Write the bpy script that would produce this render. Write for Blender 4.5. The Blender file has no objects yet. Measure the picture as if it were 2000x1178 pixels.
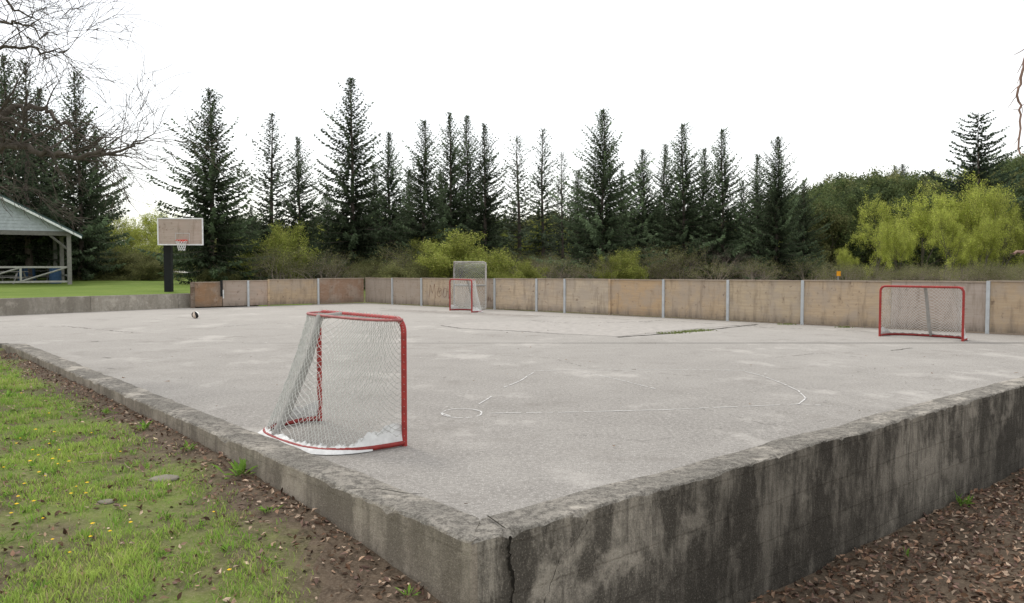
import bpy, math, random
import numpy as np
from mathutils import noise as mnoise, Vector
rng=np.random.default_rng(7); random.seed(7)
F=1560.0; CH=1.7; TH=math.atan(69/F)
def ray(px,py):
    u=(px-1000)/F; v=-(py-589)/F
    return np.array([u, math.cos(TH)+v*math.sin(TH), -math.sin(TH)+v*math.cos(TH)])
def W(px,py,z=0.0):
    d=ray(px,py); t=(z-CH)/d[2]; return np.array([d[0]*t,d[1]*t,z])
def WD(px,py,D):
    d=ray(px,py); t=D/d[1]; return np.array([d[0]*t,D,CH+d[2]*t])
def s2l(c):
    c=np.array(c,float)/255.; return np.where(c<=.04045,c/12.92,((c+.055)/1.055)**2.4)
def sm(e0,e1,x):
    t=np.clip((x-e0)/(e1-e0),0,1); return t*t*(3-2*t)

# ---------------------------------------------------------------- builder
class MB:
    def __init__(s): s.V=[];s.n=0;s.L=[];s.K=[];s.C=[];s.M=[]
    def add(s,v,f,col=(1,1,1),mat=0):
        v=np.asarray(v,float).reshape(-1,3); f=np.asarray(f,int)
        if f.ndim==1: f=f[None]
        s.V.append(v); s.L.append((f+s.n).ravel()); s.K.append(np.full(len(f),f.shape[1]))
        c=np.asarray(col,float)
        if c.ndim==1: c=np.tile(c,(len(f),1))
        s.C.append(c); s.M.append(np.full(len(f),mat)); s.n+=len(v)
    def mesh(s,name,mats,smooth=False):
        V=np.concatenate(s.V);L=np.concatenate(s.L);K=np.concatenate(s.K);C=np.concatenate(s.C);M=np.concatenate(s.M)
        me=bpy.data.meshes.new(name)
        me.vertices.add(len(V)); me.vertices.foreach_set('co',V.ravel())
        me.loops.add(len(L)); me.loops.foreach_set('vertex_index',L.astype(np.int32))
        me.polygons.add(len(K)); st=np.concatenate([[0],np.cumsum(K)[:-1]])
        me.polygons.foreach_set('loop_start',st.astype(np.int32))
        me.polygons.foreach_set('material_index',M.astype(np.int32))
        me.polygons.foreach_set('use_smooth',np.full(len(K),smooth))
        me.update(calc_edges=True)
        at=me.attributes.new('Col','FLOAT_COLOR','FACE')
        at.data.foreach_set('color',np.concatenate([C,np.ones((len(C),1))],1).ravel())
        for m in mats: me.materials.append(m)
        return me
    def obj(s,name,mats,smooth=False,parent=None):
        o=bpy.data.objects.new(name,s.mesh(name,mats,smooth)); bpy.context.collection.objects.link(o)
        if parent: o.parent=parent
        return o
def empty(name,loc=(0,0,0)):
    o=bpy.data.objects.new(name,None); o.empty_display_size=.2; o.location=loc
    bpy.context.collection.objects.link(o); return o
def inst(name,me,loc,rz=0,sc=1,parent=None):
    o=bpy.data.objects.new(name,me); o.location=loc; o.rotation_euler=(0,0,rz)
    o.scale=(sc,sc,sc) if np.isscalar(sc) else sc
    bpy.context.collection.objects.link(o)
    if parent: o.parent=parent
    return o
def prisms(mb,A,B,ra,rb,k=3,col=(1,1,1),mat=0):
    A=np.asarray(A,float).reshape(-1,3);B=np.asarray(B,float).reshape(-1,3);n=len(A)
    if n==0:return
    ra=np.broadcast_to(ra,(n,));rb=np.broadcast_to(rb,(n,))
    d=B-A; d/=np.linalg.norm(d,axis=1,keepdims=True)+1e-9
    up=np.where(np.abs(d[:,2:3])>.9,np.array([[1.,0,0]]),np.array([[0,0,1.]]))
    e1=np.cross(d,up); e1/=np.linalg.norm(e1,axis=1,keepdims=True)+1e-9; e2=np.cross(d,e1)
    an=np.arange(k)*2*np.pi/k
    ring=e1[:,None]*np.cos(an)[None,:,None]+e2[:,None]*np.sin(an)[None,:,None]
    v=np.concatenate([A[:,None]+ring*ra[:,None,None],B[:,None]+ring*rb[:,None,None]],1)
    base=(np.arange(n)*2*k)[:,None,None]
    q=np.array([[i,(i+1)%k,(i+1)%k+k,i+k] for i in range(k)])[None]
    c=np.asarray(col,float)
    if c.ndim==2: c=np.repeat(c,k,0)
    mb.add(v.reshape(-1,3),(base+q).reshape(-1,4),c,mat)
def tube(mb,P,r,k=8,col=(1,1,1),mat=0,cap=True):
    P=np.asarray(P,float);n=len(P);r=np.broadcast_to(r,(n,))
    T=np.gradient(P,axis=0);T/=np.linalg.norm(T,axis=1,keepdims=True)+1e-9
    up=np.array([0,0,1.]) if abs(T[0][2])<.9 else np.array([1.,0,0])
    e=np.cross(T[0],up);e/=np.linalg.norm(e);V=[]
    for i in range(n):
        e=e-T[i]*np.dot(e,T[i]);e/=np.linalg.norm(e)+1e-9;g=np.cross(T[i],e)
        for j in range(k):
            a=2*math.pi*j/k;V.append(P[i]+r[i]*(e*math.cos(a)+g*math.sin(a)))
    f=[[i*k+j,i*k+(j+1)%k,(i+1)*k+(j+1)%k,(i+1)*k+j] for i in range(n-1) for j in range(k)]
    mb.add(V,f,col,mat)
    if cap:
        mb.add(V[:k],[list(range(k))],col,mat); mb.add(V[-k:],[list(range(k))],col,mat)
def box(mb,c,s,rz=0,col=(1,1,1),mat=0):
    x,y,z=[q/2 for q in s]
    v=np.array([[a,b,d] for d in(-z,z) for a,b in((-x,-y),(x,-y),(x,y),(-x,y))])
    cr,sr=math.cos(rz),math.sin(rz)
    v=np.stack([v[:,0]*cr-v[:,1]*sr,v[:,0]*sr+v[:,1]*cr,v[:,2]],1)+np.array(c)
    mb.add(v,[[0,3,2,1],[4,5,6,7],[0,1,5,4],[1,2,6,5],[2,3,7,6],[3,0,4,7]],col,mat)

# ---------------------------------------------------------------- materials
class NT:
    def __init__(s,name):
        s.m=bpy.data.materials.new(name);s.m.use_nodes=True;s.t=s.m.node_tree;s.t.nodes.clear()
    def n(s,typ,ins=None,**kw):
        nd=s.t.nodes.new(typ)
        for k,v in kw.items(): setattr(nd,k,v)
        for k,v in (ins or {}).items():
            if isinstance(v,bpy.types.NodeSocket): s.t.links.new(v,nd.inputs[k])
            else: nd.inputs[k].default_value=v
        return nd
    def noise(s,vec,scale,detail=4,rough=.6,sc=None):
        if sc: vec=s.n('ShaderNodeMapping',{'Vector':vec,'Scale':sc}).outputs[0]
        return s.n('ShaderNodeTexNoise',{'Vector':vec,'Scale':scale,'Detail':detail,'Roughness':rough}).outputs[0]
    def mr(s,v,a,b,c=0,d=1):
        return s.n('ShaderNodeMapRange',{0:v,1:a,2:b,3:c,4:d}).outputs[0]
    def mix(s,f,a,b,mode='MIX'):
        nd=s.t.nodes.new('ShaderNodeMix');nd.data_type='RGBA';nd.blend_type=mode
        for i,v in ((0,f),(6,a),(7,b)):
            if isinstance(v,bpy.types.NodeSocket): s.t.links.new(v,nd.inputs[i])
            elif i==0: nd.inputs[0].default_value=v
            else: nd.inputs[i].default_value=(*v,1)
        return nd.outputs[2]
    def math(s,op,a,b): return s.n('ShaderNodeMath',{0:a,1:b},operation=op).outputs[0]
    def out(s,col,rough=.85,bump=None,bs=.3,bd=.01,spec=.3,metal=0,trans=0):
        o=s.n('ShaderNodeOutputMaterial')
        p=s.n('ShaderNodeBsdfPrincipled',{'Roughness':rough,'Specular IOR Level':spec,'Metallic':metal})
        if isinstance(col,bpy.types.NodeSocket): s.t.links.new(col,p.inputs[0])
        else: p.inputs[0].default_value=(*col,1)
        if bump is not None:
            b=s.n('ShaderNodeBump',{'Height':bump,'Strength':bs,'Distance':bd}); s.t.links.new(b.outputs[0],p.inputs['Normal'])
        sh=p.outputs[0]
        if trans:
            tr=s.n('ShaderNodeBsdfTranslucent',{'Color':col}); mx=s.n('ShaderNodeMixShader',{0:trans,1:sh,2:tr.outputs[0]}); sh=mx.outputs[0]
        s.t.links.new(sh,o.inputs[0]); return s.m
    def co(s): return s.n('ShaderNodeTexCoord').outputs['Object']
    def col(s): return s.n('ShaderNodeAttribute',attribute_name='Col').outputs[0]
def m_vcol(name,rough=.8,nscale=8,amt=.25,bs=.2,spec=.3,metal=0,sc=None,bd=.005):
    t=NT(name);c=t.co();nz=t.noise(c,nscale,5,.65,sc)
    k=t.mr(nz,.25,.75,1-amt,1+amt)
    col=t.mix(1,t.col(),t.n('ShaderNodeCombineColor',{0:k,1:k,2:k}).outputs[0],'MULTIPLY')
    return t.out(col,rough,nz,bs,bd,spec,metal)
def m_leaf(name,trans=.25,objvar=.25):
    t=NT(name); oi=t.n('ShaderNodeObjectInfo').outputs['Random']; isl=t.n('ShaderNodeNewGeometry').outputs['Random Per Island']
    a=t.mr(oi,0,1,1-objvar,1+objvar);b=t.mr(isl,0,1,.75,1.3)
    k=t.math('MULTIPLY',a,b)
    col=t.mix(1,t.col(),t.n('ShaderNodeCombineColor',{0:k,1:k,2:k}).outputs[0],'MULTIPLY')
    return t.out(col,.75,spec=.15,trans=trans)
MV=m_vcol('painted_mixed'); MBARK=m_vcol('bark',.95,12,.4,.5,.1); MLEAF=m_leaf('foliage',.38); MGR=m_leaf('grass_blades',.4,0)
MLIT=m_leaf('dead_leaves',.05,0)
MMETAL=m_vcol('galvanised_steel',.5,6,.15,.1,.5,.2)

def m_court():
    t=NT('worn_asphalt');c=t.co()
    big=t.noise(c,.22,4,.6);mid=t.noise(c,1.3,6,.7);gr=t.noise(c,24,4,.8);fine=t.noise(c,80,3,.7);sp=t.n('ShaderNodeTexVoronoi',{'Vector':c,'Scale':34.}).outputs[0]
    y=t.n('ShaderNodeSeparateXYZ',{0:c}).outputs[1]
    base=t.mix(t.mr(big,.35,.65),(.245,.230,.210),(.37,.35,.322))
    base=t.mix(t.mr(mid,.36,.66,0,.65),base,(.205,.192,.176))
    base=t.mix(t.mr(gr,.42,.66,0,.8),base,(.48,.455,.42))
    base=t.mix(t.mr(fine,.42,.60,0,.5),base,(.14,.132,.122))
    base=t.mix(t.mr(sp,.05,.20,.8,0),base,(.70,.68,.64))
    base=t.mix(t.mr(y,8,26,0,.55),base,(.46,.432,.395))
    st=t.noise(c,.8,7,.78)
    base=t.mix(t.mr(st,.54,.66,0,.38),base,(.185,.168,.148))
    pl=t.noise(c,.5,6,.7,(1.2,.9,1))
    base=t.mix(t.mr(pl,.55,.66,0,.45),base,(.55,.52,.48))
    st2=t.noise(c,3.5,5,.7)
    base=t.mix(t.mr(st2,.63,.74,0,.6),base,(.13,.115,.098))
    return t.out(base,.92,gr,.6,.006,.15)
def m_conc(name,side,dark,streak=1.0,lines=1.0,thr=.5):
    t=NT(name);c=t.co();g=t.n('ShaderNodeNewGeometry')
    nz=t.n('ShaderNodeSeparateXYZ',{0:g.outputs['Normal']}).outputs[2]
    n1=t.noise(c,2.0,6,.65);n2=t.noise(c,14,5,.7);n3=t.noise(c,70,3,.75)
    v=t.noise(c,1.0,7,.72,(1.9,1.9,.8)); v2=t.noise(c,1.0,7,.78,(9,9,.9))
    s=t.mix(t.mr(n2,.3,.7),side,tuple(x*.66 for x in side))
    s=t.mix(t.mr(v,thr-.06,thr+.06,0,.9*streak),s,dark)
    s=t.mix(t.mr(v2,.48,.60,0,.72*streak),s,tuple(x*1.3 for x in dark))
    s=t.mix(t.mr(n1,.55,.64,0,.6),s,tuple(min(1,x*1.2) for x in side))
    z=t.n('ShaderNodeSeparateXYZ',{0:c}).outputs[2]
    s=t.mix(t.math('MULTIPLY',t.mr(z,-.40,-1.1),t.mr(n1,.3,.6,0,.85)),s,tuple(x*1.1 for x in dark))
    s=t.mix(t.mr(n3,.55,.70,0,.35),s,tuple(min(1,x*1.5) for x in side))
    s=t.mix(t.mr(n3,.45,.32,0,.45),s,tuple(x*.8 for x in dark))
    s=t.mix(1,s,t.col(),'MULTIPLY')
    tp=t.mix(t.mr(n1,.38,.6),(.33,.305,.265),(.19,.178,.155))
    tp=t.mix(t.mr(n2,.45,.58,0,.8),tp,(.095,.088,.077))
    n4=t.noise(c,1.1,6,.75)
    tp=t.mix(t.mr(n4,.53,.60,0,.85),tp,(.48,.44,.38))
    tp=t.mix(t.mr(n3,.5,.66,0,.55),tp,(.42,.39,.35))
    tp=t.mix(t.mr(n3,.45,.33,0,.5),tp,(.06,.057,.05))
    col=t.mix(t.mr(nz,.4,.75),s,tp)
    wz=t.math('ADD',z,t.math('MULTIPLY',n1,.05))
    fz=t.math('FRACT',t.math('MULTIPLY',wz,3.1),0)
    ln=t.mr(fz,.0,.05,1-lines,1)
    hh=t.math('ADD',t.math('ADD',n2,n3),ln)
    return t.out(col,.95,hh,.8,.012,.12)
def m_ground():
    t=NT('soil_and_turf');c=t.co()
    n1=t.noise(c,.9,5,.65);n2=t.noise(c,9,5,.7);n3=t.noise(c,60,3,.7)
    soil=t.mix(t.mr(n2,.3,.7),(.055,.040,.028),(.14,.105,.075)); soil=t.mix(t.mr(n3,.45,.7,0,.5),soil,(.22,.18,.135))
    turf=t.mix(t.mr(n2,.3,.7),(.10,.15,.03),(.18,.22,.055));turf=t.mix(t.mr(n3,.5,.7,0,.6),turf,(.28,.25,.15))
    m=t.n('ShaderNodeSeparateColor',{0:t.col()}).outputs[0]
    f=t.math('MULTIPLY',m,t.mr(n1,.38,.60,.12,1))
    return t.out(t.mix(f,soil,turf),.95,n2,.8,.02,.1)
def m_lawn():
    t=NT('lawn_turf');c=t.co();n1=t.noise(c,.5,5,.6);n2=t.noise(c,20,4,.7,(1,.5,1))
    col=t.mix(t.mr(n1,.3,.7),(.13,.20,.035),(.20,.26,.06));col=t.mix(t.mr(n2,.35,.7,0,.5),col,(.08,.13,.025))
    return t.out(col,.95,n2,.8,.04,.1)
def m_wood():
    t=NT('weathered_plywood');c=t.co()
    g=t.noise(c,1.0,6,.65,(1.6,1.6,22)); g2=t.noise(c,1.0,4,.6,(5,5,60)); b=t.noise(c,1.7,6,.65); kn=t.noise(c,7,3,.6);w=t.noise(c,1.0,5,.7,(6,6,1.0))
    z=t.n('ShaderNodeSeparateXYZ',{0:c}).outputs[2]
    col=t.mix(t.mr(g,.38,.70,0,.45),t.col(),(.26,.19,.13))
    col=t.mix(t.mr(g2,.5,.7,0,.3),col,(.47,.40,.33))
    col=t.mix(t.mr(b,.46,.60,0,.55),col,(.36,.305,.255))
    col=t.mix(t.mr(w,.52,.66,0,.45),col,(.185,.14,.10))
    col=t.mix(t.mr(kn,.62,.72,0,.65),col,(.12,.08,.055))
    col=t.mix(t.math('MULTIPLY',t.mr(z,.30,.04),t.mr(w,.3,.6,.2,.8)),col,(.14,.115,.09))
    return t.out(col,.85,g,.3,.006,.2)
MC=m_court(); MGD=m_ground(); MLAWN=m_lawn(); MWOOD=m_wood()
MCONL=m_conc('concrete_weathered',(.40,.35,.285),(.14,.12,.095),.75,.3,.52)
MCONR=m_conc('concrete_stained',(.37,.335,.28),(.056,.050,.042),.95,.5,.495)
MCONF=m_conc('concrete_far',(.38,.35,.30),(.19,.17,.14),.8,0.)

# ---------------------------------------------------------------- frame of reference
ZT=.06
C=W(920,1060,ZT)[:2]
Ld=np.array([-.652,.758]);Ld/=np.linalg.norm(Ld);Rd=np.array([Ld[1],-Ld[0]])
def AB(x,y):
    dx=x-C[0];dy=y-C[1];return dx*Ld[0]+dy*Ld[1],dx*Rd[0]+dy*Rd[1]
def XY(a,b): return C+np.array(a)[...,None]*Ld+np.array(b)[...,None]*Rd
def gz(x,y):
    a,b=AB(x,y)
    zl=-.07-.38*np.exp(-np.clip(a,0,99)/2.2)
    wa=sm(-1.0,.2,a)*sm(1.2,.2,b); wb=sm(.3,-2.2,b)
    w=1-(1-wa)*(1-wb)
    z=-1.12*(1-w)+zl*w
    f=sm(36,46,y); z=z*(1-f)+.35*f
    z=z+7*sm(75,130,y)*sm(15,70,x)
    n=.03*np.sin(x*3.1+1.3*y)*np.sin(y*2.3-x)+.02*np.sin(7*x)*np.sin(6.3*y+2)
    return z+n*(1-.6*f)*np.where((a>0)&(b>0)&(b<25),0,1)*np.where(w>.5,.5,1)

# ground sheet
xs=np.concatenate([np.linspace(-500,-60,12)[:-1],np.linspace(-60,-9,30)[:-1],np.arange(-9,14,.12),np.linspace(14,70,35),np.linspace(85,500,10)])
ys=np.concatenate([np.linspace(-80,-2,8)[:-1],np.arange(-2,20,.12),np.linspace(20.5,60,40),np.linspace(64,160,25),np.linspace(190,800,8)])
X,Y=np.meshgrid(xs,ys);Z=gz(X,Y)
a_,b_=AB(X,Y)
turf=np.where(b_<0,1,0)*sm(-.30,-.75,b_+.14*np.sin(a_*3)-.25*sm(3.,0,a_)*-1)
turf=np.maximum(turf,sm(36,46,Y))
ny,nx=X.shape;idx=np.arange(nx*ny).reshape(ny,nx)
f=np.stack([idx[:-1,:-1],idx[:-1,1:],idx[1:,1:],idx[1:,:-1]],-1).reshape(-1,4)
tc=turf[:-1,:-1].ravel()
mb=MB();mb.add(np.stack([X,Y,Z],-1),f,np.stack([tc]*3,1));mb.obj('ground',[MGD],True)

# ---------------------------------------------------------------- court
LB0=W(375,602)[:2]; CO=W(712,592)[:2]; RB1=W(1930,652)[:2]
dR=(RB1-CO);dR/=np.linalg.norm(dR)
M2=np.array([[dR[0],-Rd[0]],[dR[1],-Rd[1]]]);s_,bR=np.linalg.solve(M2,C-CO);ENDR=CO+dR*s_
LW0=W(0,617)[:2];LW1=W(374,601)[:2];dl=(LW1-LW0)/np.linalg.norm(LW1-LW0);LWe=LW0-dl*14
T=.33
poly=[XY(T*.5,T*.5),C+Rd*bR+Ld*T*.5,ENDR,CO,LB0,LW1,LWe,XY(19.5,-12),XY(17.0,-.1),XY(16.9,T*.5)]
mb=MB();P=np.array([[p[0],p[1],0] for p in poly])
mb.add(P,[list(range(len(P)))]); Pd=P.copy();Pd[:,2]=-.3;n=len(P)
mb.add(np.concatenate([P,Pd]),[[i,(i+1)%n,(i+1)%n+n,i+n] for i in range(n)])
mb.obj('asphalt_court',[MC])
def sheet(name,pix,z,mat,col=(1,1,1)):
    mb=MB();P=np.array([W(a,b,z) for a,b in pix]);mb.add(P,[list(range(len(P)))],col);return mb.obj(name,[mat])
MPATCH=m_vcol('patched_concrete',.9,5,.22,.3,.2)
sheet('pavement_patch',[(862,636),(900,630),(1080,626),(1275,627),(1250,632),(1470,633),(1380,640),(1205,657),(1100,652),(1030,648),(900,641)],.004,MPATCH,(.39,.365,.335))
sheet('pavement_patch',[(760,604),(900,609),(1060,616),(1040,620),(880,613),(740,607)],.004,MPATCH,(.33,.305,.275))
MDARK=m_vcol('crack_dark',.95,20,.3,.1,.05)
def strip(mb,P,w,z,col,jit=0.0,gap=0):
    P=np.asarray(P,float)[:,:2];Q=[]
    for i in range(len(P)-1):
        n=max(2,int(np.linalg.norm(P[i+1]-P[i])/.06))
        for t in np.linspace(0,1,n,endpoint=False): Q.append(P[i]*(1-t)+P[i+1]*t)
    Q.append(P[-1]);Q=np.array(Q);T_=np.gradient(Q,axis=0);T_/=np.linalg.norm(T_,axis=1,keepdims=True)+1e-9
    N=np.stack([-T_[:,1],T_[:,0]],1); jj=np.convolve(rng.normal(0,1,len(Q)+4),np.ones(5)/2.2,'valid');Q=Q+N*jj[:,None]*jit
    ww=w*rng.uniform(.4,1.4,len(Q))
    A=Q+N*ww[:,None]/2;B=Q-N*ww[:,None]/2;n=len(Q);zz=np.full((n,1),z)
    V=np.concatenate([np.hstack([A,zz]),np.hstack([B,zz])])
    fs=[[i,i+1,i+1+n,i+n] for i in range(n-1) if rng.random()>gap]
    if fs: mb.add(V,fs,col)
mb=MB();dk=(.075,.068,.06)
for pts,w,gp in [([(1205,659),(1290,653),(1370,646),(1480,634)],.09,0),([(862,636),(900,642),(1030,648),(1100,653)],.03,.2),([(1040,627),(1120,632),(1250,629),(1290,626)],.04,.2),
   ([(1740,685),(1780,680)],.03,.1),([(740,602),(850,610),(1000,616),(1200,622)],.04,.3),([(0,640),(120,637),(260,650)],.03,.3),([(178,668),(192,667)],.06,0),([(200,699),(218,700)],.03,0),([(210,720),(240,721)],.02,.3),
   ([(1500,700),(1600,690),(1690,700)],.014,.3),([(300,660),(420,664),(560,655)],.014,.4),([(1100,850),(1250,862),(1330,855)],.006,.3),([(1560,850),(1600,870)],.008,.3),([(420,640),(520,632),(600,634)],.025,.3),([(1330,790),(1500,830),(1640,820)],.006,.4),([(900,690),(1080,700),(1150,720),(1350,735)],.010,.4),([(1290,626),(1500,640),(1700,648)],.03,.4)]:
    strip(mb,[W(*p) for p in pts],w,.008,dk,.014,gp)
mb.obj('pavement_cracks',[MDARK])
MCHALK=m_vcol('chalk',.95,30,.18,.05,.1)
mb=MB();ch=(.66,.65,.63)
el=[(902+39*math.cos(t)+rng.normal(0,1),808+9*math.sin(t)) for t in np.linspace(0,6.3,26)]
for pts in [[(955,808),(1100,806),(1300,801),(1440,795),(1560,790),(1575,778)],[(1575,780),(1560,764),(1525,748),(1490,735),(1455,726)],[(1455,724),(1300,722),(1150,722),(1042,725)],[(1042,728),(1015,745),(985,757)],[(960,775),(935,790)],el,[(1560,790),(1625,793)],[(860,806),(880,814)],[(1130,726),(1200,740),(1280,760)]]:
    strip(mb,[W(*p) for p in pts],.017,.006,ch,.002,.14)
mb.obj('chalk_lines',[MCHALK])

# ---------------------------------------------------------------- concrete corner wall
def corner_wall():
    mb=MB();st=[]
    for a in np.arange(16.6,0,-.05): st.append(('L',a))
    st.append(('C',0))
    for b in np.arange(.05,bR,.05): st.append(('R',b))
    rows=[];cols=[];ml=[]
    for k,s in st:
        if k=='L': o=XY(s,0);nn=Rd;th=min(T,s)
        elif k=='C': o=C;nn=Rd;th=0
        else: o=XY(0,s);nn=Ld;th=min(T,s)
        sg=-s if k=='L' else s
        e=.016*mnoise.noise(Vector((sg*.9,0,3)))
        ee=.05*max(0,mnoise.noise(Vector((sg*4,2,3)))-.05)+.016*mnoise.noise(Vector((sg*9,7,3)))
        ez=.018*mnoise.noise(Vector((sg*1.1,5,1)))
        chip=.014+.07*max(0,mnoise.noise(Vector((sg*2.7,9,3)))-.08)+.035*max(0,mnoise.noise(Vector((sg*9,4,3))))
        if k=='C': e=ee=0;ez=0
        if k=='R' and .26<s<.36: ee+=.02;chip+=.03
        if k=='L' and s>15.6: ez-=.05*(s-15.6)
        zt=ZT+ez
        prof=[(0,-1.6),(e*.5,-.6),(e,-.2),(e,zt-chip-.06),(e+ee*.4,zt-chip),(e+ee+chip*.6,zt-chip*.3),(e+ee+chip,zt),(max(th*.5,.001),zt+.004+.006*mnoise.noise(Vector((sg*3,1,8)))),(th+.03*mnoise.noise(Vector((sg*3,6,8)))*(th>.2),zt-.005),(th+.01,-.35)]
        if th<.1: prof=[(min(p[0],th),p[1]) for p in prof]
        rows.append([[*(o+nn*p[0]),p[1]] for p in prof])
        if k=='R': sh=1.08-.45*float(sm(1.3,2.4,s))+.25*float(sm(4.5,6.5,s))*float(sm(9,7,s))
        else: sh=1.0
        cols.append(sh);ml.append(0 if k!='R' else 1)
    V=np.array(rows);n,m,_=V.shape;idx=np.arange(n*m).reshape(n,m)
    mb.V.append(V.reshape(-1,3))
    for i in range(n-1):
        f=[[idx[i,j],idx[i+1,j],idx[i+1,j+1],idx[i,j+1]] for j in range(m-1)]
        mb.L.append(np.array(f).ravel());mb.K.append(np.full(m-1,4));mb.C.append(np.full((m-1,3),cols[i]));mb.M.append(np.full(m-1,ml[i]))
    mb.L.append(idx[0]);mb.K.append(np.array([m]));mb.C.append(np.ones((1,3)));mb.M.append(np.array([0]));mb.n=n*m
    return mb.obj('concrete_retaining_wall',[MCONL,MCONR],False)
cw=corner_wall()
mb=MB()
def wallcrack(pts,w,d0=.004):
    Q=[]
    for i in range(len(pts)-1):
        for t in np.linspace(0,1,8,endpoint=False): Q.append(np.array(pts[i])*(1-t)+np.array(pts[i+1])*t)
    Q.append(np.array(pts[-1]));Q=np.array(Q);Q[:,0]+=rng.normal(0,.006,len(Q))
    A=[];B=[]
    for q in Q:
        ww=w*rng.uniform(.3,1.2);o=XY(0,q[0]-ww/2)-Ld*d0;A.append([*o,q[1]]);o=XY(0,q[0]+ww/2)-Ld*d0;B.append([*o,q[1]])
    n=len(Q);mb.add(A+B,[[i,i+1,i+1+n,i+n] for i in range(n-1)],(.02,.018,.015))
wallcrack([(.30,.035),(.29,-.1),(.33,-.25),(.31,-.5),(.36,-1.1)],.026,.006)
wallcrack([(1.0,.0),(.85,-.14),(.72,-.2),(.62,-.4),(.5,-.6)],.007,.012)
wallcrack([(2.6,.0),(2.62,-.4),(2.7,-1.1)],.006,.012)
mb.obj('wall_cracks',[MDARK],parent=cw)
mb=MB()
pts=[XY(1.45,.0),XY(1.36,.08),XY(1.30,.16),XY(1.05,.25),XY(.98,.33)];strip(mb,pts,.012,ZT+.017,(.04,.037,.03),.004)
pts=[XY(.02,.30),XY(.1,.31),XY(.3,.36)];strip(mb,pts,.012,ZT+.017,(.04,.037,.03),.004)
mb.obj('top_cracks',[MDARK],parent=cw)

# ---------------------------------------------------------------- far low wall
mb=MB();nl=np.array([-dl[1],dl[0]])
Ltot=np.linalg.norm(LW1-LWe);ang=math.atan2(dl[1],dl[0])
k=0;x=0
while x<Ltot-.1:
    L=min(3.4,Ltot-x);c=LWe+dl*(x+L/2)+nl*.13
    box(mb,(c[0],c[1],.585/2-.1),(L-.012,.26,.785),ang,(1.1,1.1,1.1) if k%2 else (.95,.95,.95));x+=L;k+=1
mb.obj('low_concrete_wall',[MCONF])
mb=MB();g=[];na,nb=50,40
for j in range(nb):
    for i in range(na):
        u=-25+(i/(na-1))*(Ltot+45);v=.2+ (j/(nb-1))**1.5*45
        p=LWe+dl*u+nl*v;z=.56+.012*v+.03*math.sin(p[0]*.6)*math.sin(p[1]*.5)
        if v<.5: z=.56
        g.append([p[0],p[1],z])
idx=np.arange(na*nb).reshape(nb,na);g=np.array(g)
side=(g[:,0]-LB0[0])*1.0-(g[:,1]-LB0[1])*.15
g[:,2]=np.where(side>1.0,-.5,g[:,2])
mb.add(g,np.stack([idx[:-1,:-1],idx[:-1,1:],idx[1:,1:],idx[1:,:-1]],-1).reshape(-1,4));mb.obj('lawn',[MLAWN],True)
mb=MB();p=np.array([[-60,58,1.22],[-20,58,1.22],[-20,68,1.3],[-60,68,1.3]]);mb.add(p,[[0,1,2,3]],(.5,.48,.45));mb.obj('gravel_path',[MPATCH])

# ---------------------------------------------------------------- board fence
fence=empty('plywood_board_fence')
def boards(P0,P1,segs,h0,h1):
    d=P1-P0;Lx=np.linalg.norm(d);d/=Lx;n=np.array([-d[1],d[0]])
    if np.dot(n,P0)<0:n=-n
    ang=math.atan2(d[1],d[0]);mbw=MB();mbp=MB()
    for (s0,s1,col,post,dh) in segs:
        h=h0+(h1-h0)*((s0+s1)/2/Lx)+dh
        c=P0+d*(s0+s1)/2+n*.06
        box(mbw,(c[0],c[1],.035+h/2-.02),(s1-s0-.012,.022,h-.05),ang+rng.normal(0,.003),s2l(col)*.88)
        box(mbw,(c[0],c[1],h+.005),(s1-s0-.01,.10,.035),ang,s2l((160,146,130)))
        c3=c+n*.055;box(mbw,(c3[0],c3[1],.35),(s1-s0,.05,.09),ang,s2l((120,105,88)))
        if post:
            q=P0+d*s0+n*.03;hp=h+.01
            if post=='m': box(mbp,(q[0],q[1],hp/2),(.085,.05,hp),ang,s2l((178,182,184)))
            elif post=='w': box(mbw,(q[0],q[1],hp/2),(.09,.05,hp),ang,s2l((195,170,138)))
            elif post=='d': box(mbw,(q[0],q[1],hp/2),(.16,.09,hp),ang,s2l((80,62,50)))
    mbw.obj('panels',[MWOOD],parent=fence);mbp.obj('posts',[MMETAL],parent=fence)
def sval(P0,P1,px):
    d=P1-P0;L=np.linalg.norm(d);d=d/L;u=(px-1000)/F
    return (u*P0[1]-P0[0])/(d[0]-u*d[1])
R=[(712,765,(162,150,138),None),(765,822,(172,158,144),'m'),(822,890,(192,172,148),'m'),(890,965,(186,170,154),None),(965,1047,(206,186,160),'m'),(1047,1102,(196,178,156),'m'),(1102,1190,(200,184,162),'m'),(1190,1295,(194,166,132),'w'),(1295,1421,(192,170,142),'m'),(1421,1567,(194,176,150),'m'),(1567,1740,(196,174,146),'m'),(1740,1930,(184,170,160),None),(1930,2070,(190,168,140),'m'),(2070,2290,(186,164,138),'m')]
segs=[]
for i,(a,b,c,p) in enumerate(R):
    s0=max(0,sval(CO,ENDR,a));s1=min(sval(CO,ENDR,b),np.linalg.norm(ENDR-CO));segs.append((s0,s1,c,p,rng.uniform(-.012,.012)))
boards(CO,ENDR,segs,1.15,1.33)
Lf=[(376,435,(150,118,90),'d'),(435,485,(178,162,150),None),(485,525,(190,168,152),'m'),(525,622,(188,166,138),'w'),(622,712,(152,122,102),'m')]
segs=[]
for (a,b,c,p) in Lf:
    s0=max(0,sval(LB0,CO,a));s1=min(sval(LB0,CO,b),np.linalg.norm(CO-LB0));segs.append((s0,s1-.01,c,p,rng.uniform(-.02,.02)-.02))
boards(LB0,CO,segs,1.07,1.16)
nR=np.array([-dR[1],dR[0]]); nR=nR if np.dot(nR,CO)>0 else -nR
mb=MB()
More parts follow.
